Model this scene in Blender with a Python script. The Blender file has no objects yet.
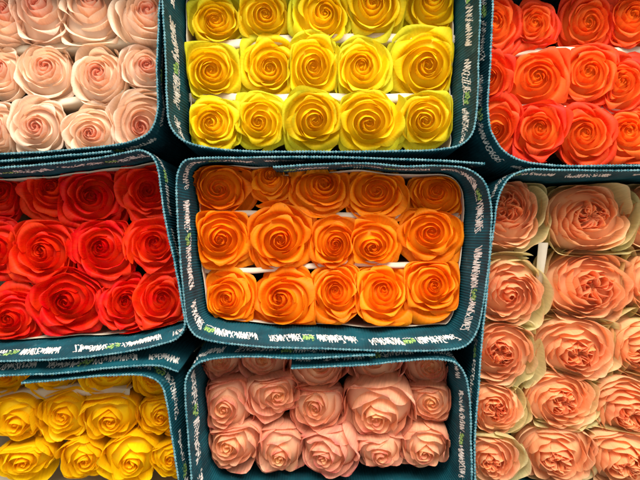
import bpy, math, random
import numpy as np

scene = bpy.context.scene
COL = scene.collection
PI = math.pi

# ------------------------------------------------------------------ camera frame of the photograph (used to measure positions)
F = 0.30            # height of the rose hearts above the table
CZ = 0.78           # camera height
FPX = 480.0         # focal length in photo pixels
RIM = 0.032         # wrapper rims stand this far above the hearts


def at(px, py, z):
    s = (CZ - z) / FPX
    return np.array([(px - 320) * s, (240 - py) * s])


# ------------------------------------------------------------------ helpers
def link(name, data, parent=None, loc=(0, 0, 0)):
    o = bpy.data.objects.new(name, data)
    COL.objects.link(o)
    o.location = loc
    if parent is not None:
        o.parent = parent
    return o


def tag(o, label=None, cat=None, group=None, kind=None):
    for k, v in (('label', label), ('category', cat), ('group', group), ('kind', kind)):
        if v:
            o[k] = v
    return o


def mesh_from(name, verts, quads, mats, attr=None, smooth=True, mat_idx=None):
    """numpy verts (n,3), quads (m,4)"""
    me = bpy.data.meshes.new(name)
    verts = np.asarray(verts, dtype=np.float32)
    quads = np.asarray(quads, dtype=np.int32)
    me.vertices.add(len(verts))
    me.vertices.foreach_set('co', verts.ravel())
    me.loops.add(quads.size)
    me.loops.foreach_set('vertex_index', quads.ravel())
    me.polygons.add(len(quads))
    me.polygons.foreach_set('loop_start', np.arange(0, quads.size, 4, dtype=np.int32))
    me.polygons.foreach_set('loop_total', np.full(len(quads), 4, dtype=np.int32))
    if smooth:
        me.polygons.foreach_set('use_smooth', np.ones(len(quads), dtype=bool))
    for m in (mats if isinstance(mats, (list, tuple)) else [mats]):
        me.materials.append(m)
    if mat_idx is not None:
        me.polygons.foreach_set('material_index', np.asarray(mat_idx, dtype=np.int32))
    if attr is not None:
        a = me.color_attributes.new('pt', 'FLOAT_COLOR', 'POINT')
        a.data.foreach_set('color', np.asarray(attr, dtype=np.float32).ravel())
    me.update(calc_edges=True)
    me.validate()
    return me


def grid_quads(nu, nv, off=0, wrap=False):
    """index = row * nu + col, rows nv"""
    cols = np.arange(nu if wrap else nu - 1)
    rows = np.arange(nv - 1)
    c, r = np.meshgrid(cols, rows)
    c1 = (c + 1) % nu
    q = np.stack([r * nu + c, r * nu + c1, (r + 1) * nu + c1, (r + 1) * nu + c], -1).reshape(-1, 4)
    return q + off


class MB:
    def __init__(self):
        self.v, self.q, self.a, self.n = [], [], [], 0

    def add(self, verts, quads, attr=None):
        verts = np.asarray(verts, dtype=float)
        self.v.append(verts)
        self.q.append(np.asarray(quads) + self.n)
        if attr is not None:
            self.a.append(attr)
        self.n += len(verts)

    def build(self, name, mats, parent=None, loc=(0, 0, 0), smooth=True):
        me = mesh_from(name, np.concatenate(self.v), np.concatenate(self.q), mats,
                       np.concatenate(self.a) if self.a else None, smooth)
        return link(name, me, parent, loc)

    def tube(self, pts, rad, n=7):
        pts = np.asarray(pts, float)
        rad = np.broadcast_to(np.asarray(rad, float), (len(pts),))
        rings = []
        for i, p in enumerate(pts):
            d = pts[min(i + 1, len(pts) - 1)] - pts[max(i - 1, 0)]
            d /= np.linalg.norm(d)
            a = np.cross(d, [0.3, 1, 0.1]); a /= np.linalg.norm(a)
            b = np.cross(d, a)
            th = np.linspace(0, 2 * PI, n, endpoint=False)
            rings.append(p + rad[i] * (np.outer(np.cos(th), a) + np.outer(np.sin(th), b)))
        self.add(np.concatenate(rings), grid_quads(n, len(pts), 0, True))


def catmull(P, closed, per=24):
    P = np.asarray(P, float)
    n = len(P)
    out = []
    segs = n if closed else n - 1
    for i in range(segs):
        if closed:
            p0, p1, p2, p3 = P[(i - 1) % n], P[i], P[(i + 1) % n], P[(i + 2) % n]
        else:
            p1, p2 = P[i], P[i + 1]
            p0 = P[i - 1] if i > 0 else 2 * p1 - p2
            p3 = P[i + 2] if i + 2 < n else 2 * p2 - p1
        # centripetal parametrisation keeps tight corners from overshooting
        t0 = 0.0
        t1 = t0 + max(np.linalg.norm(p1 - p0), 1e-6) ** 0.5
        t2 = t1 + max(np.linalg.norm(p2 - p1), 1e-6) ** 0.5
        t3 = t2 + max(np.linalg.norm(p3 - p2), 1e-6) ** 0.5
        t = np.linspace(t1, t2, per, endpoint=False)[:, None]
        A1 = (t1 - t) / (t1 - t0) * p0 + (t - t0) / (t1 - t0) * p1
        A2 = (t2 - t) / (t2 - t1) * p1 + (t - t1) / (t2 - t1) * p2
        A3 = (t3 - t) / (t3 - t2) * p2 + (t - t2) / (t3 - t2) * p3
        B1 = (t2 - t) / (t2 - t0) * A1 + (t - t0) / (t2 - t0) * A2
        B2 = (t3 - t) / (t3 - t1) * A2 + (t - t1) / (t3 - t1) * A3
        out.append((t2 - t) / (t2 - t1) * B1 + (t - t1) / (t2 - t1) * B2)
    out = np.concatenate(out)
    if closed:
        out = np.vstack([out, out[:1]])
    else:
        out = np.vstack([out, P[-1:]])
    return out


def resample(P, ds):
    d = np.r_[0, np.cumsum(np.linalg.norm(np.diff(P, axis=0), axis=1))]
    n = int(d[-1] / ds)
    s = np.linspace(0, d[-1], n + 1)
    return s, np.stack([np.interp(s, d, P[:, 0]), np.interp(s, d, P[:, 1])], -1)


def smoothstep(x, a, b):
    t = np.clip((x - a) / (b - a), 0, 1)
    return t * t * (3 - 2 * t)


def srgb(r, g, b):
    def f(c):
        c /= 255.0
        return c / 12.92 if c <= 0.04045 else ((c + 0.055) / 1.055) ** 2.4
    return (f(r), f(g), f(b), 1.0)


# ------------------------------------------------------------------ materials
def new_mat(name):
    m = bpy.data.materials.new(name)
    m.use_nodes = True
    nt = m.node_tree
    nt.nodes.clear()
    out = nt.nodes.new('ShaderNodeOutputMaterial')
    bs = nt.nodes.new('ShaderNodeBsdfPrincipled')
    nt.links.new(bs.outputs[0], out.inputs[0])
    return m, nt, bs, out


def N(nt, t, **kw):
    n = nt.nodes.new(t)
    for k, v in kw.items():
        setattr(n, k, v)
    return n


def mixcol(nt, fac, a, b, blend='MIX'):
    n = nt.nodes.new('ShaderNodeMix')
    n.data_type = 'RGBA'
    n.blend_type = blend
    for sock, val in ((n.inputs[0], fac), (n.inputs[6], a), (n.inputs[7], b)):
        if hasattr(val, 'default_value') or hasattr(val, 'is_linked'):
            nt.links.new(val, sock)
        else:
            sock.default_value = val
    return n.outputs[2]


def maprange(nt, val, a, b, c=0.0, d=1.0, smooth=True):
    n = nt.nodes.new('ShaderNodeMapRange')
    n.interpolation_type = 'SMOOTHSTEP' if smooth else 'LINEAR'
    nt.links.new(val, n.inputs[0])
    for i, v in zip((1, 2, 3, 4), (a, b, c, d)):
        n.inputs[i].default_value = v
    return n.outputs[0]


def math_node(nt, op, a, b=None):
    n = nt.nodes.new('ShaderNodeMath')
    n.operation = op
    for i, v in enumerate((a, b)):
        if v is None:
            continue
        if isinstance(v, (int, float)):
            n.inputs[i].default_value = v
        else:
            nt.links.new(v, n.inputs[i])
    return n.outputs[0]


def petal_material(name, heart, mid, outer, edge, base, edge_amt=0.5, guard=None, transl=0.32, rough=0.52, vary=0.10, guard_t=(0.80, 0.92), hue=(0.492, 0.508)):
    m, nt, bs, out = new_mat(name)
    at_ = N(nt, 'ShaderNodeAttribute', attribute_name='pt')
    sep = N(nt, 'ShaderNodeSeparateColor')
    nt.links.new(at_.outputs['Color'], sep.inputs[0])
    t, v, rnd = sep.outputs[0], sep.outputs[1], sep.outputs[2]
    uu = at_.outputs['Alpha']
    c = mixcol(nt, maprange(nt, t, 0.02, 0.38), heart, mid)
    c = mixcol(nt, maprange(nt, t, 0.40, 0.95), c, outer)
    if guard:
        c = mixcol(nt, maprange(nt, t, guard_t[0], guard_t[1]), c, guard)
    # petal foot and petal lip have their own colour
    c = mixcol(nt, maprange(nt, v, 0.62, 0.05), c, base)
    geo = N(nt, 'ShaderNodeNewGeometry')
    nz = N(nt, 'ShaderNodeTexNoise')
    nz.inputs['Scale'].default_value = 95
    nz.inputs['Detail'].default_value = 4
    nt.links.new(geo.outputs['Position'], nz.inputs['Vector'])
    efac = math_node(nt, 'MULTIPLY', maprange(nt, v, 0.80, 1.0), math_node(nt, 'MULTIPLY', maprange(nt, nz.outputs[0], 0.32, 0.66), edge_amt * 1.5))
    c = mixcol(nt, math_node(nt, 'MINIMUM', efac, 1.0), c, edge)
    # a few bruises and dry specks along the lips
    sp_ = N(nt, 'ShaderNodeTexNoise')
    sp_.inputs['Scale'].default_value = 210
    sp_.inputs['Detail'].default_value = 2
    nt.links.new(geo.outputs['Position'], sp_.inputs['Vector'])
    bl = math_node(nt, 'MULTIPLY', maprange(nt, sp_.outputs[0], 0.66, 0.76), maprange(nt, v, 0.72, 0.97, 0.0, 0.45))
    c = mixcol(nt, bl, c, tuple(0.35 * k_ for k_ in base[:3]) + (1.0,))
    # veins running from foot to lip
    comb = N(nt, 'ShaderNodeCombineXYZ')
    nt.links.new(math_node(nt, 'MULTIPLY', uu, 34.0), comb.inputs[0])
    nt.links.new(math_node(nt, 'MULTIPLY', v, 2.2), comb.inputs[1])
    nt.links.new(math_node(nt, 'MULTIPLY', rnd, 37.0), comb.inputs[2])
    vn = N(nt, 'ShaderNodeTexNoise')
    vn.inputs['Scale'].default_value = 1.0
    vn.inputs['Detail'].default_value = 3
    nt.links.new(comb.outputs[0], vn.inputs['Vector'])
    hsv = N(nt, 'ShaderNodeHueSaturation')
    nt.links.new(c, hsv.inputs['Color'])
    val = math_node(nt, 'ADD', maprange(nt, vn.outputs[0], 0.3, 0.7, 1 - vary, 1 + vary * 0.7),
                    maprange(nt, rnd, 0, 1, -vary * 0.9, vary * 0.6, False))
    nt.links.new(val, hsv.inputs['Value'])
    nt.links.new(math_node(nt, 'ADD', maprange(nt, nz.outputs[0], 0.3, 0.7, -0.003, 0.003), maprange(nt, rnd, 0, 1, hue[0], hue[1], False)), hsv.inputs['Hue'])
    c = hsv.outputs[0]
    nt.links.new(c, bs.inputs['Base Color'])
    bs.inputs['Roughness'].default_value = rough
    bs.inputs['Specular IOR Level'].default_value = 0.16
    bmp = N(nt, 'ShaderNodeBump')
    bmp.inputs['Strength'].default_value = 0.10
    bmp.inputs['Distance'].default_value = 0.0012
    hh = math_node(nt, 'ADD', vn.outputs[0], math_node(nt, 'MULTIPLY', nz.outputs[0], 0.8))
    nt.links.new(hh, bmp.inputs['Height'])
    nt.links.new(bmp.outputs[0], bs.inputs['Normal'])
    tr = N(nt, 'ShaderNodeBsdfTranslucent')
    nt.links.new(c, tr.inputs[0])
    mx = N(nt, 'ShaderNodeMixShader')
    mx.inputs[0].default_value = transl
    nt.links.new(bs.outputs[0], mx.inputs[1])
    nt.links.new(tr.outputs[0], mx.inputs[2])
    nt.links.new(mx.outputs[0], out.inputs[0])
    return m


def simple(name, col, rough=0.6, spec=0.3, noise=None, scale=60, bump=0.0, metal=0):
    m, nt, bs, out = new_mat(name)
    bs.inputs['Roughness'].default_value = rough
    bs.inputs['Specular IOR Level'].default_value = spec
    if noise:
        geo = N(nt, 'ShaderNodeNewGeometry')
        nz = N(nt, 'ShaderNodeTexNoise')
        nz.inputs['Scale'].default_value = scale
        nz.inputs['Detail'].default_value = 6
        nt.links.new(geo.outputs['Position'], nz.inputs['Vector'])
        c = mixcol(nt, maprange(nt, nz.outputs[0], 0.3, 0.7), col, noise)
        nt.links.new(c, bs.inputs['Base Color'])
        if bump:
            b = N(nt, 'ShaderNodeBump')
            b.inputs['Strength'].default_value = bump
            b.inputs['Distance'].default_value = 0.001
            nt.links.new(nz.outputs[0], b.inputs['Height'])
            nt.links.new(b.outputs[0], bs.inputs['Normal'])
    else:
        bs.inputs['Base Color'].default_value = col
    return m


M_TEAL = simple('teal_corrugated_board', srgb(12, 54, 62), 0.62, 0.25, srgb(16, 80, 90), 38, 0.3)
nt = M_TEAL.node_tree
bs_ = nt.nodes['Principled BSDF']
old = bs_.inputs['Base Color'].links[0].from_socket
g_ = N(nt, 'ShaderNodeNewGeometry')
sc_ = N(nt, 'ShaderNodeTexNoise')
sc_.inputs['Scale'].default_value = 130
sc_.inputs['Detail'].default_value = 5
nt.links.new(g_.outputs['Position'], sc_.inputs['Vector'])
nt.links.new(mixcol(nt, maprange(nt, sc_.outputs[0], 0.60, 0.80, 0, 0.4), old, srgb(92, 132, 136)), bs_.inputs['Base Color'])
M_EDGE = simple('cut_board_edge', srgb(112, 146, 148), 0.9, 0.1, srgb(34, 88, 98), 340, 0.4)
M_CARD = simple('white_card', srgb(200, 186, 160), 0.85, 0.1, srgb(214, 202, 178), 40, 0.15)
M_INK = simple('white_ink', srgb(232, 228, 218), 0.7, 0.2, srgb(205, 200, 190), 200)
M_GREENINK = simple('lime_ink', srgb(152, 186, 104), 0.7, 0.2, srgb(124, 164, 84), 150)
M_LEAF = simple('leaf_green', srgb(58, 92, 40), 0.5, 0.35, srgb(92, 120, 52), 70, 0.3)
M_SEPAL = simple('sepal_green', srgb(104, 128, 58), 0.55, 0.3, srgb(132, 148, 78), 90, 0.2)
M_STEM = simple('stem_green', srgb(62, 96, 44), 0.55, 0.3, srgb(84, 112, 50), 60)
M_TABLE = simple('dark_bench', srgb(40, 42, 42), 0.7, 0.3, srgb(58, 58, 56), 12, 0.2)

PM = {
    'peach': petal_material('peach_petal', srgb(250, 176, 146), srgb(252, 212, 178), srgb(250, 220, 190), srgb(250, 216, 190), srgb(246, 222, 180), 0.4, transl=0.34, vary=0.06),
    'yellow': petal_material('yellow_petal', srgb(255, 204, 24), srgb(255, 212, 14), srgb(250, 216, 20), srgb(222, 218, 46), srgb(255, 208, 18), 0.42, srgb(224, 214, 40), transl=0.34, vary=0.08),
    'orangered': petal_material('orange_red_petal', srgb(255, 150, 46), srgb(255, 118, 40), srgb(246, 72, 30), srgb(236, 46, 34), srgb(252, 96, 30), 0.45, transl=0.34, vary=0.09, hue=(0.496, 0.509)),
    'red': petal_material('red_petal', srgb(222, 22, 8), srgb(236, 34, 10), srgb(232, 32, 10), srgb(228, 48, 28), srgb(220, 18, 6), 0.25, transl=0.30, vary=0.12, hue=(0.498, 0.505)),
    'orange': petal_material('orange_petal', srgb(250, 138, 18), srgb(255, 146, 12), srgb(250, 134, 10), srgb(250, 152, 30), srgb(250, 136, 8), 0.4, transl=0.34, vary=0.09),
    'garden': petal_material('apricot_petal', srgb(255, 158, 98), srgb(255, 182, 126), srgb(252, 200, 150), srgb(242, 186, 138), srgb(240, 200, 140), 0.5, srgb(220, 210, 148), transl=0.34, vary=0.09, guard_t=(0.84, 0.93)),
    'amber': petal_material('amber_petal', srgb(255, 194, 12), srgb(255, 208, 10), srgb(255, 206, 12), srgb(255, 212, 30), srgb(255, 196, 10), 0.35, transl=0.36, vary=0.08),
    'salmon': petal_material('salmon_petal', srgb(255, 204, 138), srgb(252, 192, 148), srgb(246, 178, 144), srgb(232, 128, 112), srgb(244, 198, 144), 0.7, transl=0.34, vary=0.12, hue=(0.486, 0.512)),
}

# ------------------------------------------------------------------ table
tb = MB()
xs = np.linspace(-1.6, 1.6, 9)
gx, gy = np.meshgrid(xs, xs)
tb.add(np.stack([gx.ravel(), gy.ravel(), np.zeros(gx.size)], -1), grid_quads(9, 9))
tag(tb.build('floor', M_TABLE, smooth=False), kind='structure')


# ------------------------------------------------------------------ wrappers
PITCH = 0.0028
LEVELS = np.array([0.0, 0.0015, 0.006, 0.012, 0.018, 0.024, 0.030, 0.038, 0.048, 0.060, 0.080, 0.12, 0.20, RIM + F - 0.002])


class Wall:
    """corrugated board standing on the table; (s, depth) -> point"""

    def __init__(self, pts, closed, inset, seed):
        r = random.Random(seed)
        P = np.array([at(x, y, F + RIM) for x, y in pts])
        self.s, self.P = resample(catmull(P, closed), PITCH / 6)
        T = np.gradient(self.P, axis=0)
        if closed:
            T[0] = T[-1] = self.P[1] - self.P[-2]
        T /= np.linalg.norm(T, axis=1)[:, None]
        area = 0.5 * np.sum(self.P[:-1, 0] * self.P[1:, 1] - self.P[1:, 0] * self.P[:-1, 1])
        self.nrm = np.stack([T[:, 1], -T[:, 0]], -1) * (1 if area > 0 else -1)     # outward
        nx, ny = self.nrm[:, 0], self.nrm[:, 1]
        L, R_, T_, B = [k * 0.001 for k in inset]
        ins = np.where(nx < 0, L, R_) * nx ** 2 + np.where(ny > 0, T_, B) * ny ** 2
        k = 61
        pad = np.pad(ins, k // 2, mode='wrap' if closed else 'edge')
        self.ins = np.convolve(pad, np.ones(k) / k, 'valid')
        ph = [r.uniform(0, 6.28) for _ in range(6)]
        Lt = self.s[-1]
        w = 0.0
        for i, (fr, am) in enumerate(((3, .0013), (7, .0009), (13, .0006), (31, .0003))):
            w = w + am * np.sin(2 * PI * fr * self.s / Lt + ph[i])
        self.buckle = 0.0009 * np.sin(2 * PI * 9 * self.s / Lt + ph[4]) + 0.0004 * np.sin(2 * PI * 23 * self.s / Lt + ph[5])
        nf = np.floor(self.s / PITCH).astype(int)
        g_ = np.random.default_rng(seed)
        amp = 0.00078 * g_.uniform(.55, 1.25, nf.max() + 2)[nf]
        self.tau = 0.00045 + amp * (0.5 + 0.5 * np.cos(2 * PI * self.s / PITCH))
        self.wob = w + np.interp(self.s, np.arange(nf.max() + 2) * PITCH, g_.normal(0, .00022, nf.max() + 2))

    def line(self, depth, off):
        """whole polyline at a depth under the rim, offset outward"""
        g = smoothstep(depth, 0.0, 0.052) * (1 - 0.6 * smoothstep(depth, 0.10, 0.33))
        xy = self.P + self.nrm * (off - self.ins * g + self.buckle * smoothstep(depth, 0.004, 0.03))[:, None]
        z = F + RIM + self.wob * (1 - depth / (RIM + F)) - depth
        return np.column_stack([xy, np.broadcast_to(z, (len(xy),))])

    def point(self, s, depth, side, lift):
        """points for arrays s, depth; side +1 outside, -1 inside"""
        P = np.stack([np.interp(s, self.s, self.P[:, i]) for i in (0, 1)], -1)
        n = np.stack([np.interp(s, self.s, self.nrm[:, i]) for i in (0, 1)], -1)
        ins = np.interp(s, self.s, self.ins)
        tau = np.interp(s, self.s, self.tau)
        wob = np.interp(s, self.s, self.wob)
        bk = np.interp(s, self.s, self.buckle)
        g = smoothstep(depth, 0.0, 0.052) * (1 - 0.6 * smoothstep(depth, 0.10, 0.33))
        xy = P + n * (side * (tau + lift) - ins * g + bk * smoothstep(depth, 0.004, 0.03))[:, None]
        return np.column_stack([xy, F + RIM + wob * (1 - depth / (RIM + F)) - depth])


def stroke(mb, wall, pts, width, side):
    """an inked stroke lying on the board; pts in (s, depth)"""
    P = np.asarray(pts, float)
    d = np.r_[0, np.cumsum(np.linalg.norm(np.diff(P, axis=0), axis=1))]
    n = max(2, int(d[-1] / 0.0006) + 1)
    q = np.linspace(0, d[-1], n)
    Q = np.stack([np.interp(q, d, P[:, 0]), np.interp(q, d, P[:, 1])], -1)
    T = np.gradient(Q, axis=0)
    T /= np.maximum(np.linalg.norm(T, axis=1), 1e-9)[:, None]
    nn = np.stack([-T[:, 1], T[:, 0]], -1) * width / 2
    A = wall.point(Q[:, 0] + nn[:, 0], Q[:, 1] + nn[:, 1], side, 0.00022)
    B = wall.point(Q[:, 0] - nn[:, 0], Q[:, 1] - nn[:, 1], side, 0.00022)
    V = np.concatenate([A, B])
    i = np.arange(n - 1)
    mb.add(V, np.stack([i, i + 1, n + i + 1, n + i], -1))


GLYPHS = ['Z', 'N', 'W', 'N', 'Z', 'S', 'V', 'M', 'W', 'X']


def glyph_strokes(g, x, w, d0, d1, r):
    """broken block lettering: strokes in (s, depth); the flutes break the words up so only zigzags are left"""
    sl = 0.25 * (d1 - d0)
    L = lambda *p: [(x + a * w + sl * (0.5 - b), d0 + b * (d1 - d0)) for a, b in p]
    m = {
        'Z': [L((0, 0), (1, 0), (0, 1), (1, 1))],
        'N': [L((0, 1), (0, 0), (1, 1), (1, 0))],
        'W': [L((0, 0), (.3, 1), (.55, .25), (.8, 1), (1.1, 0))],
        'X': [L((0, 0), (1, 1)), L((1, 0), (0, 1))],
        'A': [L((0, 1), (.5, 0), (1, 1)), L((.2, .65), (.85, .65))],
        'S': [L((1, .1), (.2, 0), (.1, .45), (.95, .6), (.8, 1), (0, .9))],
        'E': [L((1, 0), (0, 0), (0, 1), (1, 1)), L((0, .5), (.8, .5))],
        'V': [L((0, 0), (.5, 1), (1, 0))],
        'M': [L((0, 1), (.15, 0), (.5, .8), (.9, 0), (1, 1))],
        'H': [L((0, 0), (0, 1)), L((1, 0), (1, 1)), L((0, .5), (1, .5))],
    }
    return m[g]


def print_band(mb, emblems, wall, side, d0, d1, phase, seed, width=0.00115):
    r = random.Random(seed)
    total = wall.s[-1]
    seg, gap = 0.088, 0.011
    s0 = -phase
    while s0 < total - 0.012:
        a, b = max(s0, 0.004), min(s0 + seg, total - 0.004)
        em = s0 + seg * 0.36
        x = a
        while x < b - 0.0035:
            if em - 0.002 < x < em + 0.013:
                x += 0.003
                continue
            w = r.uniform(0.0020, 0.0034)
            dd = r.uniform(-0.0012, 0.0012)
            tall = r.random()
            e0, e1 = (d0, d1) if tall < 0.72 else ((d0 + d1) / 2 - 0.002, d1)
            for st in glyph_strokes(r.choice(GLYPHS), x, w, e0 + dd, e1 + dd, r):
                stroke(mb, wall, st, width * r.uniform(0.75, 1.2), side)
            x += w + r.uniform(-0.0003, 0.0005)
        if a < em < b - 0.014:
            mg = MB()
            emblems.append(mg)
            # leafy emblem in lime ink with a white sprig round it
            for k in range(7):
                cx = em + 0.001 + k * 0.0016
                c0 = (d0 + d1) / 2 + r.uniform(-0.003, 0.003)
                stroke(mg, wall, [(cx, c0 - 0.0035), (cx + 0.0012, c0), (cx - 0.0004, c0 + 0.0035)], 0.0019, side)
            stroke(mb, wall, [(em, d1 - 0.001), (em + 0.006, d1), (em + 0.012, d1 - 0.002)], 0.001, side)
        s0 += seg + gap


def make_wrapper(pts, closed, inset, seed, label, liner=0.0, prints=((-1, .021, .036),), liner_z=0.0):
    w = Wall(pts, closed, inset, seed)
    cx, cy = w.P.mean(axis=0)
    root = link('flower_wrapper', None, None, (cx, cy, 0))
    tag(root, label, 'wrapper', 'corrugated wrappers round the rose bunches')
    O = np.array([cx, cy, 0.0])
    n = len(w.s)
    b = MB()
    for side in (-1, 1):
        rows = [w.line(d, side * w.tau) for d in LEVELS]
        V = np.concatenate(rows) - O
        q = grid_quads(n, len(LEVELS))
        b.add(V, q if side > 0 else q[:, ::-1])
    if not closed:                                       # close the two free ends of the sheet
        for idx in (0, n - 1):
            V = np.concatenate([np.stack([w.line(d, -w.tau)[idx] for d in LEVELS]),
                                np.stack([w.line(d, w.tau)[idx] for d in LEVELS])]) - O
            k = len(LEVELS)
            i = np.arange(k - 1)
            b.add(V, np.stack([i, i + 1, k + i + 1, k + i], -1))
    b.build('corrugated_board', M_TEAL, root)
    e = MB()
    rows = []
    for f, h in ((-1, 0.0), (-.55, .00035), (0, .0005), (.55, .00035), (1, 0.0)):
        L = w.line(0.0, f * w.tau * 1.02)
        L[:, 2] += h + 0.00002
        rows.append(L)
    e.add(np.concatenate(rows) - O, grid_quads(n, 5))
    e.build('cut_edge', M_EDGE, root)
    ink, lime = MB(), []
    for k, (side, d0, d1) in enumerate(prints):
        print_band(ink, lime, w, side, d0, d1, random.Random(seed + k).uniform(0, 0.08), seed * 7 + k,
                   0.00105 if side < 0 else 0.0008)
    ink.build('printed_lettering', M_INK, root, -O)
    for em in lime:
        em.build('leaf_emblem', M_GREENINK, root, -O)
    if liner:
        # white card sleeve inside the board
        top_d = RIM + .017
        lv = [top_d, top_d + .004, .06, .10, .2, .3]
        off = -0.0022 - liner
        m = MB()
        for o_ in (off, off - 0.0007):
            m.add(np.concatenate([w.line(d, o_ + 0 * w.tau) for d in lv])[:, :] - O, grid_quads(n, len(lv)))
        top = np.concatenate([w.line(lv[0], off + 0 * w.tau), w.line(lv[0], off - 0.0007 + 0 * w.tau)]) - O
        m.add(top, grid_quads(n, 2))
        m.build('card_liner', M_CARD, root)
    return w


PEACH = [(60, -54), (130, -53), (152, -47), (159, -30), (158.5, 20), (157.5, 70), (157, 112), (150, 131), (135, 140), (110, 145.5),
         (60, 150), (0, 154), (-55, 156), (-76, 146), (-84, 120), (-84, 0), (-82, -35), (-70, -51)]
YELLOW = [(190, -53), (320, -55), (450, -53), (473, -47), (480, -28), (480, 0), (479, 60), (477.5, 108), (473, 132), (462, 144), (440, 149.5),
          (400, 151), (320, 152), (250, 151), (207, 147), (183, 140), (171, 127), (167, 100), (165, 40), (163, -28), (170, -47)]
ORED = [(493, -28), (492.5, 0), (490.5, 60), (489, 112), (491.5, 131), (502, 149), (520, 160), (548, 165), (600, 166), (660, 165),
        (705, 162), (717, 148), (719, 80), (717, -32), (700, -51), (600, -53), (515, -51), (498, -43)]
RED = [(111, 151.2), (60, 156.5), (0, 161.5), (-58, 166), (-86, 180), (-92, 230), (-90, 320), (-80, 351), (-50, 361), (0, 361.5), (60, 359),
       (110, 354.5), (158, 345), (177, 338), (184.5, 326), (182, 300), (174, 260), (166.5, 225), (161, 190), (158, 168), (152, 156),
       (141, 150.5), (127, 152), (108, 155.5), (60, 162.5), (0, 168), (-45, 172)]
ORANGE = [(485, 163.5), (440, 161), (380, 158.6), (320, 157), (250, 157.5), (197, 158), (184, 161), (177.5, 172), (176.5, 200), (180, 250), (184, 300),
          (188, 324), (198, 336), (240, 344.5), (320, 349), (400, 351), (447, 350), (467, 345), (478, 329), (486, 280), (490.5, 230),
          (490.5, 204), (484, 182), (469, 169.5), (440, 165.5), (405, 166.5), (365, 163), (320, 164), (273, 167)]
GARDEN = [(640, 170.5), (560, 170), (527, 170), (510, 177.5), (499.5, 195), (494, 230), (488.5, 280), (482.5, 330), (478.5, 380), (475.5, 430), (475, 480),
          (478, 508), (490, 523), (560, 527), (650, 527), (735, 525), (755, 508), (759, 350), (758, 205), (742, 178), (700, 171)]
AMBER = [(21, 383.5), (60, 380), (110, 375.5), (145, 376.5), (160, 384.5), (167.5, 405), (173, 440), (179, 480), (183, 512), (178, 532), (160, 540), (60, 544),
         (-60, 542), (-86, 530), (-92, 460), (-90, 397), (-74, 381), (0, 376), (60, 373), (120, 366.5), (158, 366), (178, 372)]
SALMON = [(375, 354.8), (330, 357), (291, 358), (250, 357), (216, 359), (197, 364), (187, 376), (185.5, 400), (187.5, 430), (191, 470), (194, 498), (203, 513),
          (225, 519), (320, 521), (420, 520), (454, 516), (467, 504), (471, 480), (471, 440), (469.5, 400), (465.5, 376), (456.5, 363.5),
          (440, 359.5), (400, 362), (375, 364), (330, 366.5), (291, 368)]

WALLS = {}
IN = (-1, .0145, .027)
OUT = (1, .012, .021)
WALLS['peach'] = make_wrapper(PEACH, True, (0, 6, -8, -5), 11, 'teal corrugated wrapper round the pale peach roses', 0.0, (IN, OUT))
WALLS['yellow'] = make_wrapper(YELLOW, True, (6, 9, -8, -5), 12, 'teal corrugated wrapper round the lemon yellow roses', 0.001, (IN,))
WALLS['orangered'] = make_wrapper(ORED, True, (-7, 0, -8, -6), 13, 'teal corrugated wrapper round the orange-red roses', 0.0, (IN, OUT))
WALLS['red'] = make_wrapper(RED, False, (0, 3, -1, 9), 14, 'teal corrugated wrapper round the deep red roses', 0.0008, (IN, OUT))
WALLS['orange'] = make_wrapper(ORANGE, False, (5, 8, -3, 11), 15, 'teal corrugated wrapper round the orange roses, white lettering inside', 0.001, (IN,))
WALLS['garden'] = make_wrapper(GARDEN, True, (1, 0, 2, 8), 16, 'teal corrugated wrapper round the apricot garden roses', 0.0, (IN, OUT))
WALLS['amber'] = make_wrapper(AMBER, False, (0, -2, -14, 6), 17, 'teal corrugated wrapper round the amber yellow roses', 0.001, (IN, OUT))
WALLS['salmon'] = make_wrapper(SALMON, False, (4, 4, -14, 8), 18, 'teal corrugated wrapper round the salmon pink roses, ribbed inside', 0.0, (IN, OUT))


# ------------------------------------------------------------------ roses
def bez(P, v):
    a = 1 - v
    return a ** 3 * P[0] + 3 * a * a * v * P[1] + 3 * a * v * v * P[2] + v ** 3 * P[3]


KINDS = {
    # groups of petals: (count, first rim radius, last rim radius); drop of the outer rims, lip roll, wave, cup steepness, head length
    'spiral': dict(groups=((11, .035, .38), (6, .44, .72), (5, .78, .96), (6, 1.05, 1.30)), drop=.40, roll=.17, wave=.026, up=.80, cusp=.10, zb=-1.05, fill=1.0),
    'open': dict(groups=((9, .035, .33), (6, .39, .68), (5, .76, .98), (6, 1.05, 1.30)), drop=.36, roll=.19, wave=.036, up=.80, cusp=.11, zb=-1.05, fill=1.0),
    'bud': dict(groups=((10, .035, .36), (5, .40, .62), (4, .70, .86), (5, .92, 1.06)), drop=.40, roll=.14, wave=.028, up=1.10, cusp=.12, zb=-2.4, fill=1.06),
    'tall': dict(groups=((12, .035, .36), (6, .42, .68), (5, .76, .96), (5, 1.02, 1.20)), drop=.40, roll=.16, wave=.024, up=.90, cusp=.06, zb=-1.6, fill=1.0),
    'garden': dict(groups=((9, .20, .42), (11, .46, .74), (9, .78, .98), (9, 1.04, 1.36)), drop=.36, roll=.09, wave=.042, up=.96, cusp=0.0, zb=-1.5, fill=1.03),
}


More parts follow.
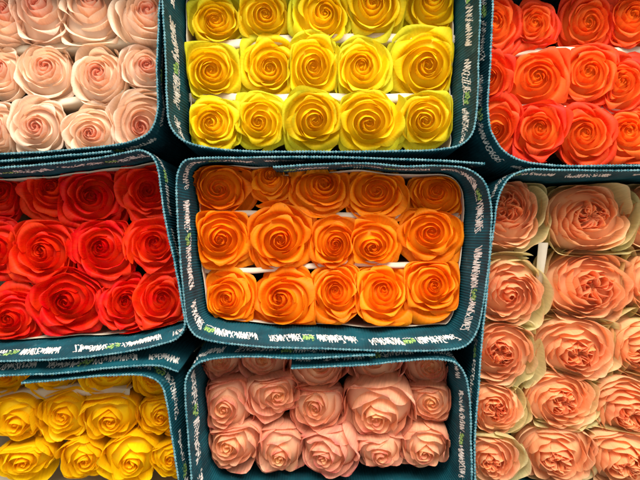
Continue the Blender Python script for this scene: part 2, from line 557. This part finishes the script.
def petal(r, K, rho, th0, chir, nu, nv, ruffle=False, q=(1, 1, .5)):
    u = np.linspace(-1, 1, nu)
    s = np.linspace(0, 1, nv)
    U, V = np.meshgrid(u, 1 - (1 - s) ** 1.5)
    t = min(rho / 1.16, 1.0)
    big = smoothstep(np.array(rho), 0.30, 0.85)
    rho = rho * (1 + r.uniform(-.05, .05) * (0.3 + 0.7 * big))
    e = 0.10 + 0.24 * float(smoothstep(np.array(rho), 0.15, 0.7)) * r.uniform(0.6, 1.4)
    vm = 1 - e * np.abs(U) ** 2.6 + K['cusp'] * big * np.exp(-((U - r.uniform(-.2, .2)) / 0.2) ** 2)
    ve = V * vm
    zt = -0.01 - K['drop'] * q[0] * min(rho, 1.22) ** 2.1 + r.uniform(-.04, .04) * (0.4 + big)
    if rho < 0.16:
        zt -= 0.09 * (1 - rho / 0.16)
    zb = K['zb'] + 0.12 * t
    op = smoothstep(np.array(rho), 0.22, 0.90)
    vv = np.minimum(ve, 1.06)
    Pr = [0.06 + 0.10 * t, 0.20 + rho * (1.0 - .10 * op), rho * (1.12 * (1 - op) + K['up'] * op) + .02 * (1 - op), rho * (0.95 + 0.0 * op)]
    Pz = [zb, zb + 0.12, zb + (zt - zb) * (0.84 - 0.02 * op), zt]
    R = bez(Pr, vv)
    Z = bez(Pz, vv)
    # plan: some petals are rounded to a point, some nearly straight across
    R = R * (1 - r.uniform(-.12, .18) * big * U ** 2 * ve)
    k = np.clip((ve - 0.70) / 0.30, 0, 1.3)
    roll = K['roll'] * (0.20 + 0.80 * op) * q[1] * r.uniform(0.45, 1.5)
    ua = U - r.uniform(-.5, .5)
    side = 0.38 + 1.1 * np.abs(ua) ** 1.3
    R = R + roll * k ** 1.9 * side - roll * 0.35 * np.clip(k - 0.7, 0, 1) ** 1.5
    Z = Z - roll * 0.85 * k ** 2.7 * side
    W = (1.5 + (0.98 - 1.5) * smoothstep(np.array(rho), 0.05, 0.55)) * r.uniform(0.88, 1.12)
    if ruffle:
        W *= 0.70
    wid = W * (0.32 + 0.68 * np.clip(ve / 0.55, 0, 1) ** 0.8)
    th = th0 + chir * U * wid
    R = R - (0.024 + 0.085 * t) * U * (0.35 + 0.65 * ve)
    Z = Z + r.uniform(-.05, .05) * big * U * ve
    p1, p2, f1 = r.uniform(0, 6.3), r.uniform(0, 6.3), r.uniform(1.8, 3.6)
    wv = K['wave'] * (0.3 + 0.9 * t)
    R = R + wv * np.sin(f1 * U + p1) * ve ** 3 + 0.4 * wv * np.sin(2.7 * f1 * U + p2) * ve ** 6
    Z = Z + wv * 0.8 * np.sin(f1 * 1.3 * U + p2) * ve ** 4
    if ruffle:                                         # frilled lips of the garden roses
        R = R + wv * 0.45 * np.sin(8 * U + p1) * ve ** 8
    if ruffle is False:                                # creased, pinched lips
        R = R + 0.03 * big * np.sin(5 * U + p2) * ve ** 7
        Z = Z + 0.03 * big * np.sin(6.3 * U + p1) * ve ** 6
    R = np.maximum(R, 0.004)
    rnd = 0.65 * q[2] + 0.35 * r.random()
    off_ = .02 + .05 * big
    ox, oy = r.uniform(-1, 1) * off_, r.uniform(-1, 1) * off_
    verts = np.stack([R * np.cos(th) + ox * ve, R * np.sin(th) + oy * ve, Z], -1).reshape(-1, 3)
    attr = np.stack([np.full(U.size, t), np.clip(ve, 0, 1).ravel(), np.full(U.size, rnd), (U * 0.5 + 0.5).ravel()], -1)
    return verts, attr


def folded_petal(r, th0, r0, r1, bend, nu, nv, t):
    """small folded petaloids of a quartered heart: standing sheets that run outward and hook round"""
    u = np.linspace(0, 1, nu)
    s = np.linspace(0, 1, nv)
    U, V = np.meshgrid(u, s)
    rad = r0 + (r1 - r0) * U
    th = th0 + bend * U ** 1.6 + 0.10 * np.sin(5 * U + r.uniform(0, 6)) / (0.3 + rad * 3)
    lean = 0.05 * V ** 2 * r.choice((-1, 1)) + 0.03 * np.sin(U * 7 + r.uniform(0, 6)) * V
    x = rad * np.cos(th) - lean * np.sin(th)
    y = rad * np.sin(th) + lean * np.cos(th)
    top = -0.07 + r.uniform(-.035, .03) + 0.05 * np.sin(PI * U) - 0.16 * np.abs(2 * U - 1) ** 3
    Z = -0.55 + (0.55 + top) * V
    verts = np.stack([x, y, Z], -1).reshape(-1, 3)
    attr = np.stack([np.full(U.size, t), V.ravel(), np.full(U.size, r.random()), U.ravel()], -1)
    return verts, attr


def rot_to(tilt):
    """small tilt vector (x, y): leans the +z axis towards it"""
    a = float(np.linalg.norm(tilt))
    if a < 1e-6:
        return np.eye(3)
    ax = np.array([-tilt[1], tilt[0], 0]) / a
    K = np.array([[0, -ax[2], ax[1]], [ax[2], 0, -ax[0]], [-ax[1], ax[0], 0]])
    return np.eye(3) + math.sin(a) * K + (1 - math.cos(a)) * K @ K


def blade(L, Wd, droop, n=9, m=5):
    s = np.linspace(0, 1, n)
    u = np.linspace(-1, 1, m)
    U, S = np.meshgrid(u, s)
    w = Wd * np.sin(PI * np.clip(S * 0.94 + 0.05, 0, 1)) ** 0.8
    return np.stack([S * L, U * w, -droop * S ** 2 + 0.25 * w * np.abs(U)], -1).reshape(-1, 3), grid_quads(m, n)


def make_rose(seed, kind, mat, heart, box, dz, label, group, leaves=0, cushion=False, lean=(0, 0), neighbours=(), wall=None):
    r = random.Random(seed)
    K = KINDS[kind]
    hx, hy = heart
    x0, x1, y0, y1 = box
    zc = F + dz
    H = at(hx, hy, zc)
    zs = zc - (0.024 if kind == 'bud' else 0.016)
    C = at((x0 + x1) / 2, (y0 + y1) / 2, zs)
    sc = (CZ - zs) / FPX
    rx, ry = (x1 - x0) / 2 * sc, (y1 - y0) / 2 * sc
    rm = (rx + ry) / 2
    # parallax already stretches the outline towards the picture's middle: the measured box holds some of the flower's side
    rm *= 1.03 * K['fill']
    ex = np.clip(rx / ry, 0.90, 1.12) ** 0.5
    resid = (H - C)
    pull = np.array([H[0], H[1]]) / (CZ - zc) * 0.010
    tilt = (resid - pull) / 0.030
    n_ = np.linalg.norm(tilt)
    tilt = tilt * (min(n_, 0.26) / n_ if n_ > 0 else 0)
    tilt = tilt + np.array(lean)
    A = rot_to(tilt)
    S = np.diag([rm * ex, rm / ex, rm])
    base_xy = H - tilt * 0.02
    root = link('rose', None, None, (base_xy[0], base_xy[1], 0.0))
    tag(root, label, 'rose', group)
    org = np.array([H[0] - base_xy[0], H[1] - base_xy[1], zc])

    L_ = wall.line(.040, -wall.tau)[::12, :2]
    keep = np.linalg.norm(L_ - C, axis=1) < .12
    wall_xy, wall_n = L_[keep], wall.nrm[::12][keep]
    me_c = np.array([(x0 + x1) / 2, (y0 + y1) / 2])
    me_r = ((x1 - x0) + (y1 - y0)) / 4
    press = []
    for b2 in neighbours:
        oc = np.array([(b2[0] + b2[1]) / 2, (b2[2] + b2[3]) / 2])
        orad = ((b2[1] - b2[0]) + (b2[3] - b2[2])) / 4
        d = np.linalg.norm(oc - me_c)
        if 1e-6 < d < 1.6 * (me_r + orad):
            dv = (oc - me_c) / d * np.array([1, -1])
            press.append((dv, d * me_r / (me_r + orad) * sc * 1.035))
    mid = C - base_xy

    def put(v, soft=1.1):
        w_ = v @ (A @ S).T + org
        # petals press flat against the neighbouring flowers instead of running through them
        for dv, lim in press:
            p_ = (w_[:, :2] - mid) @ dv
            lim_ = lim * soft
            a_ = 0.80 * lim_
            over = np.maximum(p_ - a_, 0)
            newp = np.where(p_ > a_, a_ + (lim_ - a_) * (1 - np.exp(-over / (lim_ - a_))), p_)
            w_[:, :2] += (newp - p_)[:, None] * dv
            w_[:, 2] += (p_ - newp) * 0.25
        # and against the inside of the board
        d_ = wall_xy[None] - (w_[:, None, :2] + base_xy)
        j_ = np.argmin((d_ ** 2).sum(-1), axis=1)
        nn_ = wall_n[j_]
        sd = -(d_[np.arange(len(j_)), j_] * nn_).sum(-1)
        aa, ee = .009, .0022
        new = np.where(sd > -aa, -aa + (aa - ee) * (1 - np.exp(-np.maximum(sd + aa, 0) / (aa - ee))), sd)
        w_[:, :2] += (new - sd)[:, None] * nn_
        return w_

    chir = r.choice((-1, 1))
    a0 = r.uniform(0, 6.28)
    hm = MB()
    outer = []
    quartered = kind == 'garden' and not cushion
    if quartered:
        q = r.choice((4, 5))
        for c in range(q):
            for j in range(5):
                b0 = a0 + c * 2 * PI / q + (j - 2) * 0.20 + r.uniform(-.06, .06)
                v, a = folded_petal(r, b0, 0.03 + 0.02 * abs(j - 2), 0.30 + 0.06 * (2 - abs(j - 2)) + r.uniform(-.04, .04), chir * r.uniform(.2, .9), 11, 6, 0.05 + .05 * j)
                hm.add(put(v), grid_quads(11, 6), a)
    # filler dome added to bounce light into dark crevices, standing for packed petals
    rr_ = np.linspace(0.0, 1.0, 9)
    th = np.linspace(0, 2 * PI, 20, endpoint=False)
    dome = np.concatenate([np.stack([q_ * np.cos(th), q_ * np.sin(th), np.full(20, -0.01 - K['drop'] * q_ ** 2.1 - (0.27 + 0.22 * q_) - (.25 if q_ > .99 else 0)) + 0.02 * np.sin(3 * th + a0 + 9 * q_)], -1) for q_ in rr_])
    da = np.repeat(np.stack([rr_ / 1.16, np.full(9, .55), np.full(9, .5), np.full(9, .5)], -1), 20, axis=0)
    hm.add(put(dome), grid_quads(20, 9, 0, True), da)
    hs = r.uniform(.78, 1.22)
    vq = (r.uniform(.75, 1.3), r.uniform(.7, 1.3), r.random())
    hoff = np.array([r.uniform(-.08, .08), r.uniform(-.08, .08), 0])
    i = 0
    for gi, (cnt, ra, rb) in enumerate(K['groups']):
        for j in range(cnt):
            rho = ra + (rb - ra) * (j / (cnt - 1)) ** (1.0 if gi else 0.9)
            if cushion and gi == 0:
                rho = .16 + .26 * j / (cnt - 1)
            rho = rho * (1 + (hs - 1) * max(0.0, 1 - rho / .75))
            i += 1
            th = a0 + chir * i * 2.39996 + r.uniform(-.4, .4)
            v, a = petal(r, K, rho, th, chir, 17, 14, kind == 'garden', vq)
            v = v + hoff * max(0.0, 1 - rho / .6)
            q_ = grid_quads(17, 14)
            if gi < 2:
                hm.add(put(v), q_, a)
            else:
                outer.append((put(v, r.uniform(1.04, 1.28)), q_, a))
    if cushion:
        for j in range(4):
            v, a = petal(r, K, .13, a0 + j * 1.6, chir, 17, 14)
            v[:, 0:2] *= np.clip(1 - 0.55 * smoothstep(v[:, 2:3], -.25, -.02), 0, 1)
            hm.add(put(v), grid_quads(17, 14), a)
    hm.build('heart', mat, root)
    for v, q, a in outer:
        link('petal', mesh_from('petal', v, q, mat, a), root)
    # calyx with five sepals, and the stem it sits on
    cm = MB()
    prof = [(0.0, K['zb'] - .13), (0.13, K['zb'] - .11), (0.19, K['zb'] - .01), (0.20, K['zb'] + .09), (0.14, K['zb'] + .13)]
    th = np.linspace(0, 2 * PI, 12, endpoint=False)
    cm.add(put(np.concatenate([np.stack([p * np.cos(th), p * np.sin(th), np.full(12, z)], -1) for p, z in prof])), grid_quads(12, 5, 0, True))
    for k in range(5):
        v, q = blade(0.80, 0.15, 0.45)
        c, s_ = math.cos(k * 1.2566 + a0), math.sin(k * 1.2566 + a0)
        v = v @ np.array([[c, s_, 0], [-s_, c, 0], [0, 0, 1]]) + np.array([0.15 * c, 0.15 * s_, K['zb'] + .08])
        cm.add(put(v), q)
    cm.build('calyx', M_SEPAL, root)
    foot = put(np.array([[0, 0, K['zb'] - .10]]))[0]
    sm = MB()
    zz = np.linspace(0, 1, 6)[:, None]
    sm.tube(np.array([0, 0, 0.001]) * (1 - zz) + foot * zz + np.array([0.003, 0.002, 0]) * np.sin(zz * PI), np.linspace(.0034, .0028, 6))
    sm.build('stem', M_STEM, root)
    for k in range(leaves):
        v, q = blade(r.uniform(.026, .036), r.uniform(.009, .013), r.uniform(-.004, .012), 11, 7)
        an = r.uniform(0, 6.28)
        c, s_ = math.cos(an), math.sin(an)
        tl = r.uniform(0.2, 0.7)
        v = v @ np.array([[math.cos(tl), 0, math.sin(tl)], [0, 1, 0], [-math.sin(tl), 0, math.cos(tl)]])
        v = v @ np.array([[c, s_, 0], [-s_, c, 0], [0, 0, 1]]) + foot + np.array([0, 0, r.uniform(-.026, -.010)])
        lf = MB()
        lf.add(v, q)
        lf.build('leaf', M_LEAF, root)
    return root


ORD = ['leftmost', 'second from left', 'third from left', 'fourth from left', 'rightmost']

# heart x, y; outline x0, x1, y0, y1; what it looks like
BUNCHES = [
    ('peach', 'pale peach', 'tall', 'pale peach roses in the top left wrapper', 0, [
        [(0, 7, -26, 28, -18, 45, 'cut by the frame'), (33, -2, 10, 75, -30, 43, 'tall-sided'), (88, -4, 58, 114, -30, 42, 'tall-sided'), (146, 4, 106, 166, -22, 37, 'pink-hearted')],
        [(-3, 66, -28, 14, 44, 95, 'half hidden by the frame'), (42, 63, 15, 66, 43, 96, 'round-hearted'), (94, 70, 65, 117, 38, 96, 'deep pink-hearted'), (145, 62, 114, 162, 37, 84, 'flat-topped')],
        [(-6, 126, -34, 8, 103, 150, 'mostly cut off'), (32, 126, 8, 58, 100, 150, 'neat swirled'), (88, 133, 60, 112, 104, 150, 'low-hearted'), (138, 126, 108, 166, 84, 150, 'large pale')]]),
    ('yellow', 'yellow', 'spiral', 'lemon yellow roses in the top middle wrapper', 0, [
        [(215, 17, 190, 243, -9, 39, 'shaded golden'), (265, 13, 240, 293, -14, 37, 'shaded amber-hearted'), (324, 12, 297, 352, -16, 41, 'gold-hearted'), (375, 0, 346, 407, -27, 37, 'wide half-cropped'), (432, -3, 404, 460, -30, 35, 'cropped corner')],
        [(212, 70, 184, 237, 44, 96, 'neat round'), (270, 65, 238, 296, 37, 97, 'orange-hearted'), (315, 67, 290, 341, 37, 98, 'narrow'), (363, 64, 338, 391, 40, 96, 'twirl-hearted'), (428, 67, 388, 457, 28, 98, 'large flared')],
        [(210, 122, 186, 240, 97, 149, 'bright open'), (260, 121, 236, 287, 97, 149, 'small'), (315, 121, 283, 342, 93, 151, 'full round'), (371, 122, 338, 409, 93, 150, 'largest wide-open'), (426, 120, 401, 454, 94, 148, 'compact corner')]]),
    ('orangered', 'orange-red', 'open', 'orange-red roses in the top right wrapper', 0, [
        [(496, 20, 470, 522, -4, 52, 'wrapper-side'), (536, 20, 520, 559, 0, 43, 'small tight'), (592, 20, 561, 613, -8, 49, 'large swirled'), (637, 12, 615, 664, -14, 46, 'shaded cropped')],
        [(489, 77, 466, 506, 54, 98, 'partly hidden'), (538, 77, 506, 566, 48, 107, 'large orange-hearted'), (592, 70, 563, 614, 49, 106, 'tilted'), (625, 79, 605, 658, 54, 110, 'cropped glowing')],
        [(496, 128, 470, 518, 95, 155, 'wrapper-side'), (541, 128, 519, 564, 106, 158, 'small round'), (588, 133, 564, 614, 105, 162, 'upright'), (632, 130, 609, 661, 111, 163, 'cropped corner')]]),
    ('red', 'red', 'open', 'deep red roses in the middle left wrapper', 0, [
        [(-3, 192, -30, 12, 166, 222, 'mostly cropped dark'), (48, 183, 12, 68, 166, 224, 'shaded dark'), (91, 196, 61, 124, 165, 226, 'big round'), (147, 190, 121, 172, 166, 220, 'dark-hearted')],
        [(-8, 248, -34, 13, 222, 276, 'sliver-cropped'), (38, 253, 9, 68, 225, 285, 'big flat'), (100, 249, 67, 128, 226, 288, 'glowing dark-hearted'), (152, 243, 124, 176, 221, 271, 'wrapper-side')],
        [(6, 319, -24, 31, 289, 338, 'cropped'), (65, 301, 30, 103, 281, 336, 'widest'), (125, 302, 99, 147, 279, 332, 'small'), (159, 298, 134, 184, 275, 328, 'corner')]]),
    ('orange', 'orange', 'spiral', 'orange roses in the centre wrapper', 0, [
        [(220, 188, 191, 253, 164, 217, 'shaded oval-hearted'), (270, 175, 250, 294, 157, 203, 'small deep-set'), (323, 182, 292, 350, 160, 212, 'shaded'), (377, 190, 348, 407, 166, 218, 'even round'), (436, 192, 407, 467, 168, 217, 'dark-hearted corner')],
        [(222, 239, 193, 254, 209, 269, 'loose-swirled'), (280, 241, 250, 313, 205, 270, 'largest full'), (335, 245, 310, 356, 216, 269, 'narrow'), (373, 249, 349, 402, 221, 268, 'small low'), (430, 233, 398, 462, 212, 262, 'wide')],
        [(224, 300, 202, 253, 270, 321, 'compact'), (279, 300, 251, 318, 268, 324, 'pointed-petalled bright'), (337, 290, 312, 359, 266, 320, 'small'), (385, 290, 356, 411, 264, 322, 'angular'), (435, 285, 404, 459, 264, 318, 'tight-swirled corner')]]),
    ('garden', 'apricot garden', 'garden', 'ruffled apricot garden roses in the right wrapper', 1, [
        [(508, 206, 484, 552, 176, 256, 'ruffled'), (594, 216, 556, 634, 180, 252, 'big quartered'), (668, 215, 630, 706, 180, 250, 'edge-cropped')],
        [(512, 298, 481, 548, 258, 326, 'button-hearted'), (598, 287, 547, 640, 249, 325, 'biggest ruffled'), (671, 288, 634, 706, 252, 322, 'sliver-cropped')],
        [(502, 355, 476, 541, 327, 390, 'orange-hearted'), (583, 357, 540, 624, 322, 384, 'wide green-backed'), (648, 358, 618, 690, 322, 382, 'cropped')],
        [(497, 412, 474, 528, 386, 441, 'tight ruffled'), (567, 406, 529, 602, 376, 431, 'oval'), (636, 420, 600, 682, 378, 446, 'cropped olive-backed')],
        [(493, 467, 472, 522, 437, 486, 'cropped'), (560, 466, 520, 598, 427, 488, 'olive-backed'), (629, 472, 596, 676, 426, 490, 'cropped pale green-backed')]]),
    ('amber', 'amber', 'bud', 'amber yellow roses in the bottom left wrapper', 0, [
        [(3, 376, -24, 31, 352, 397, 'wrapper-shaded'), (50, 377, 25, 73, 354, 400, 'half-covered'), (108, 373, 82, 133, 350, 397, 'half-covered'), (152, 380, 131, 174, 356, 401, 'small half-covered')],
        [(13, 427, -16, 41, 396, 449, 'cropped'), (60, 420, 38, 86, 392, 447, 'plump'), (109, 424, 84, 139, 397, 449, 'round'), (161, 418, 139, 184, 398, 447, 'wrapper-side')],
        [(22, 466, -8, 48, 444, 494, 'loose'), (85, 465, 61, 106, 436, 484, 'upright small'), (131, 467, 103, 158, 430, 486, 'full'), (170, 462, 154, 188, 440, 482, 'small corner')]]),
    ('salmon', 'salmon pink', 'bud', 'salmon pink roses in the bottom middle wrapper', 0, [
        [(219, 364, 195, 241, 344, 383, 'half-covered'), (263, 362, 240, 290, 342, 381, 'half-covered'), (318, 367, 290, 349, 344, 391, 'half-covered wide'), (372, 363, 348, 402, 342, 385, 'half-covered'), (430, 369, 400, 454, 346, 388, 'corner')],
        [(222, 412, 198, 252, 378, 438, 'tall'), (277, 400, 246, 298, 376, 426, 'bright-hearted'), (313, 411, 294, 343, 382, 440, 'pink-lipped'), (375, 425, 345, 413, 378, 443, 'biggest long-sided'), (430, 405, 408, 453, 384, 429, 'small round')],
        [(227, 451, 204, 263, 422, 475, 'angular'), (277, 463, 257, 303, 422, 476, 'tall narrow'), (322, 462, 301, 358, 426, 474, 'wide'), (384, 460, 354, 404, 432, 473, 'small'), (425, 458, 400, 450, 424, 472, 'smooth-sided')]]),
]
ROWN = {3: ['top', 'middle', 'bottom'], 5: ['first', 'second', 'third', 'fourth', 'bottom']}
ORD3 = ['left', 'middle', 'right']
LEAN = {
    'peach': lambda i, r_: (-.06 + r_.uniform(-.08, .08), (.26, .16, .02)[i] + r_.uniform(-.06, .06)),
    'amber': lambda i, r_: (r_.uniform(-.12, .08), (-.22, -.32, -.36)[i] + r_.uniform(-.08, .08)),
    'salmon': lambda i, r_: (r_.uniform(-.12, .12), (-.26, -.40, -.46)[i] + r_.uniform(-.10, .08)),
    'garden': lambda i, r_: (.08 + r_.uniform(-.08, .08), (0, -.05, -.12, -.15, -.22)[i] + r_.uniform(-.06, .06)),
}
seed = 100
for key, colour, kind, group, lv, rows in BUNCHES:
    rr = random.Random(key)
    boxes = [q_[2:6] for row in rows for q_ in row]
    for ri, row in enumerate(rows):
        for ci, (hx, hy, x0, x1, y0, y1, look) in enumerate(row):
            seed += 1
            if len(row) == 3:
                pos = ORD3[ci]
            elif ci == len(row) - 1:
                pos = 'rightmost'
            else:
                pos = ORD[ci]
            lab = f'{look} {colour} rose, {pos} in the {ROWN[len(rows)][ri]} row'
            dz = rr.uniform(-.005, .004)
            if key == 'salmon' or key == 'amber':
                dz += (-.008, 0.0, -.004)[ri]
            if key == 'red':
                dz += (-.013, -.005, 0)[ri]
            if key in ('orange', 'orangered') and ri == 0:
                dz -= .005
            make_rose(seed, kind, PM[key], (hx, hy), (x0, x1, y0, y1), dz, lab, group,
                      leaves=(2 if lv else (1 if rr.random() < .5 else 0)), cushion=(look == 'button-hearted'),
                      lean=LEAN.get(key, lambda i, r_: (r_.uniform(-.15, .15), r_.uniform(-.15, .15)))(ri, rr),
                      wall=WALLS[key], neighbours=[b_ for b_ in boxes if b_ != (x0, x1, y0, y1)])


# ------------------------------------------------------------------ white card dividers between the rows
def divider(pts, z, width, label):
    P = np.array([at(x, y, z) for x, y in pts])
    s, Q = resample(catmull(P, False), 0.004)
    T = np.gradient(Q, axis=0)
    T /= np.linalg.norm(T, axis=1)[:, None]
    nn = np.stack([-T[:, 1], T[:, 0]], -1)
    c = Q.mean(axis=0)
    rr = random.Random(label)
    ph = rr.uniform(0, 6)
    # folded card: a flat top with two flaps that hang down to the table
    sec = [(-.5, -z + .002), (-.5, -.10), (-.51, -.02), (-.5, 0), (-.1, .0006), (0, .0003), (.5, 0), (.51, -.02), (.5, -.10), (.5, -z + .002)]
    rows = []
    for f, dz in sec:
        wv = 0.0005 * np.sin(s * 60 + ph) + 0.0003 * np.sin(s * 170 + ph * 2)
        xy = Q + nn * (f * width + wv)[:, None] - c
        rows.append(np.column_stack([xy, np.full(len(s), z + dz) + (0.0006 * np.sin(s * 45 + ph) if dz > -.09 else 0)]))
    b = MB()
    b.add(np.concatenate(rows), grid_quads(len(s), len(sec)))
    o = b.build('card_divider', M_CARD, None, (c[0], c[1], 0), smooth=False)
    tag(o, label, 'card divider', 'white card dividers between the rose rows')


ZD = F - 0.020
divider([(187, 46), (240, 43), (300, 39), (400, 38), (455, 40)], ZD, .009, 'white card strip between the top and middle rows of yellow roses')
divider([(188, 98), (290, 98), (390, 98), (455, 99)], ZD, .009, 'white card strip between the middle and bottom rows of yellow roses')
divider([(-45, 56), (10, 51), (70, 46), (115, 42), (157, 38)], ZD - .004, .0075, 'white card strip between the top and middle rows of peach roses')
divider([(-45, 112), (0, 109), (60, 102), (115, 95), (157, 88)], ZD - .004, .0075, 'white card strip between the middle and bottom rows of peach roses')
divider([(492, 53), (560, 51), (640, 50), (690, 50)], ZD, .007, 'white card strip between the top and middle rows of orange-red roses')
divider([(492, 109), (550, 108), (580, 110), (640, 111), (690, 112)], ZD, .007, 'white card strip between the middle and bottom rows of orange-red roses')
divider([(198, 214), (260, 214), (340, 215.5), (400, 217), (460, 216)], ZD - .004, .0062, 'white card strip between the top and middle rows of orange roses')
divider([(200, 270), (250, 271), (340, 264), (400, 265), (458, 263)], ZD - .004, .0058, 'white card strip between the middle and bottom rows of orange roses')
divider([(-50, 400), (0, 397), (40, 394), (90, 391), (130, 393)], ZD, .010, 'white card strip between the top and middle rows of amber roses')

# narrow white card tongue standing between the garden roses
tm = MB()
zt = F - 0.004
a = at(544, 243, zt)
rowsv = []
for k, (f, hw) in enumerate(((0, .0046), (.3, .0044), (.7, .0036), (1, .0030))):
    p = at(544 - 5 * f, 243 + 45 * f, zt - f * .022)
    z = zt - f * .022
    rowsv.append([[p[0] - hw, p[1], z - .0012], [p[0] - hw * .5, p[1], z + .0010], [p[0] + hw * .5, p[1], z + .0012], [p[0] + hw, p[1], z - .0008]])
# the tongue runs on straight down to the table
p = at(539, 290, zt - .022)
for z in (0.15, 0.001):
    hw = .003
    rowsv.append([[p[0] - hw, p[1] - .002, z], [p[0] - hw * .5, p[1] - .003, z], [p[0] + hw * .5, p[1] - .003, z], [p[0] + hw, p[1] - .002, z]])
V = np.array(rowsv).reshape(-1, 3) - np.array([a[0], a[1], 0])
tm.add(V, grid_quads(4, 6))
tm.add(V - np.array([0, -.0004, .0009]), grid_quads(4, 6)[:, ::-1])
tag(tm.build('card_tongue', M_CARD, None, (a[0], a[1], 0)), 'narrow white card tongue standing between the two left columns of garden roses', 'card strip')


# ------------------------------------------------------------------ light, world, camera
def area(name, loc, target, size, power, col):
    L = bpy.data.lights.new(name, 'AREA')
    L.shape = 'RECTANGLE'
    L.size, L.size_y = size
    L.energy = power
    L.color = col
    o = bpy.data.objects.new(name, L)
    COL.objects.link(o)
    o.location = loc
    from mathutils import Vector
    o.rotation_euler = (Vector(target) - Vector(loc)).to_track_quat('-Z', 'Y').to_euler()
    return o


area('soft_key_light', (0.25, 2.0, 2.1), (0, 0, 0.3), (2.6, 1.2), 176, (1.0, 0.965, 0.92))  # unseen broad area lamp giving the soft key light from +Y

w = bpy.data.worlds.new('World')
scene.world = w
w.use_nodes = True
bg = w.node_tree.nodes['Background']
bg.inputs[0].default_value = (0.97, 0.97, 0.96, 1)
bg.inputs[1].default_value = 0.84

cam = bpy.data.cameras.new('Camera')
cam.sensor_width = 36
cam.lens = 36 * FPX / 640
cam.clip_start = 0.01
cam.clip_end = 50
co = bpy.data.objects.new('Camera', cam)
COL.objects.link(co)
co.location = (0, 0, CZ)
scene.camera = co
scene.view_settings.view_transform = 'Standard'
scene.view_settings.look = 'None'
scene.view_settings.exposure = 0.0
scene.view_settings.gamma = 1.0
scene.render.resolution_x, scene.render.resolution_y = 1024, 768
scene.cycles.max_bounces = 8
scene.cycles.transparent_max_bounces = 8
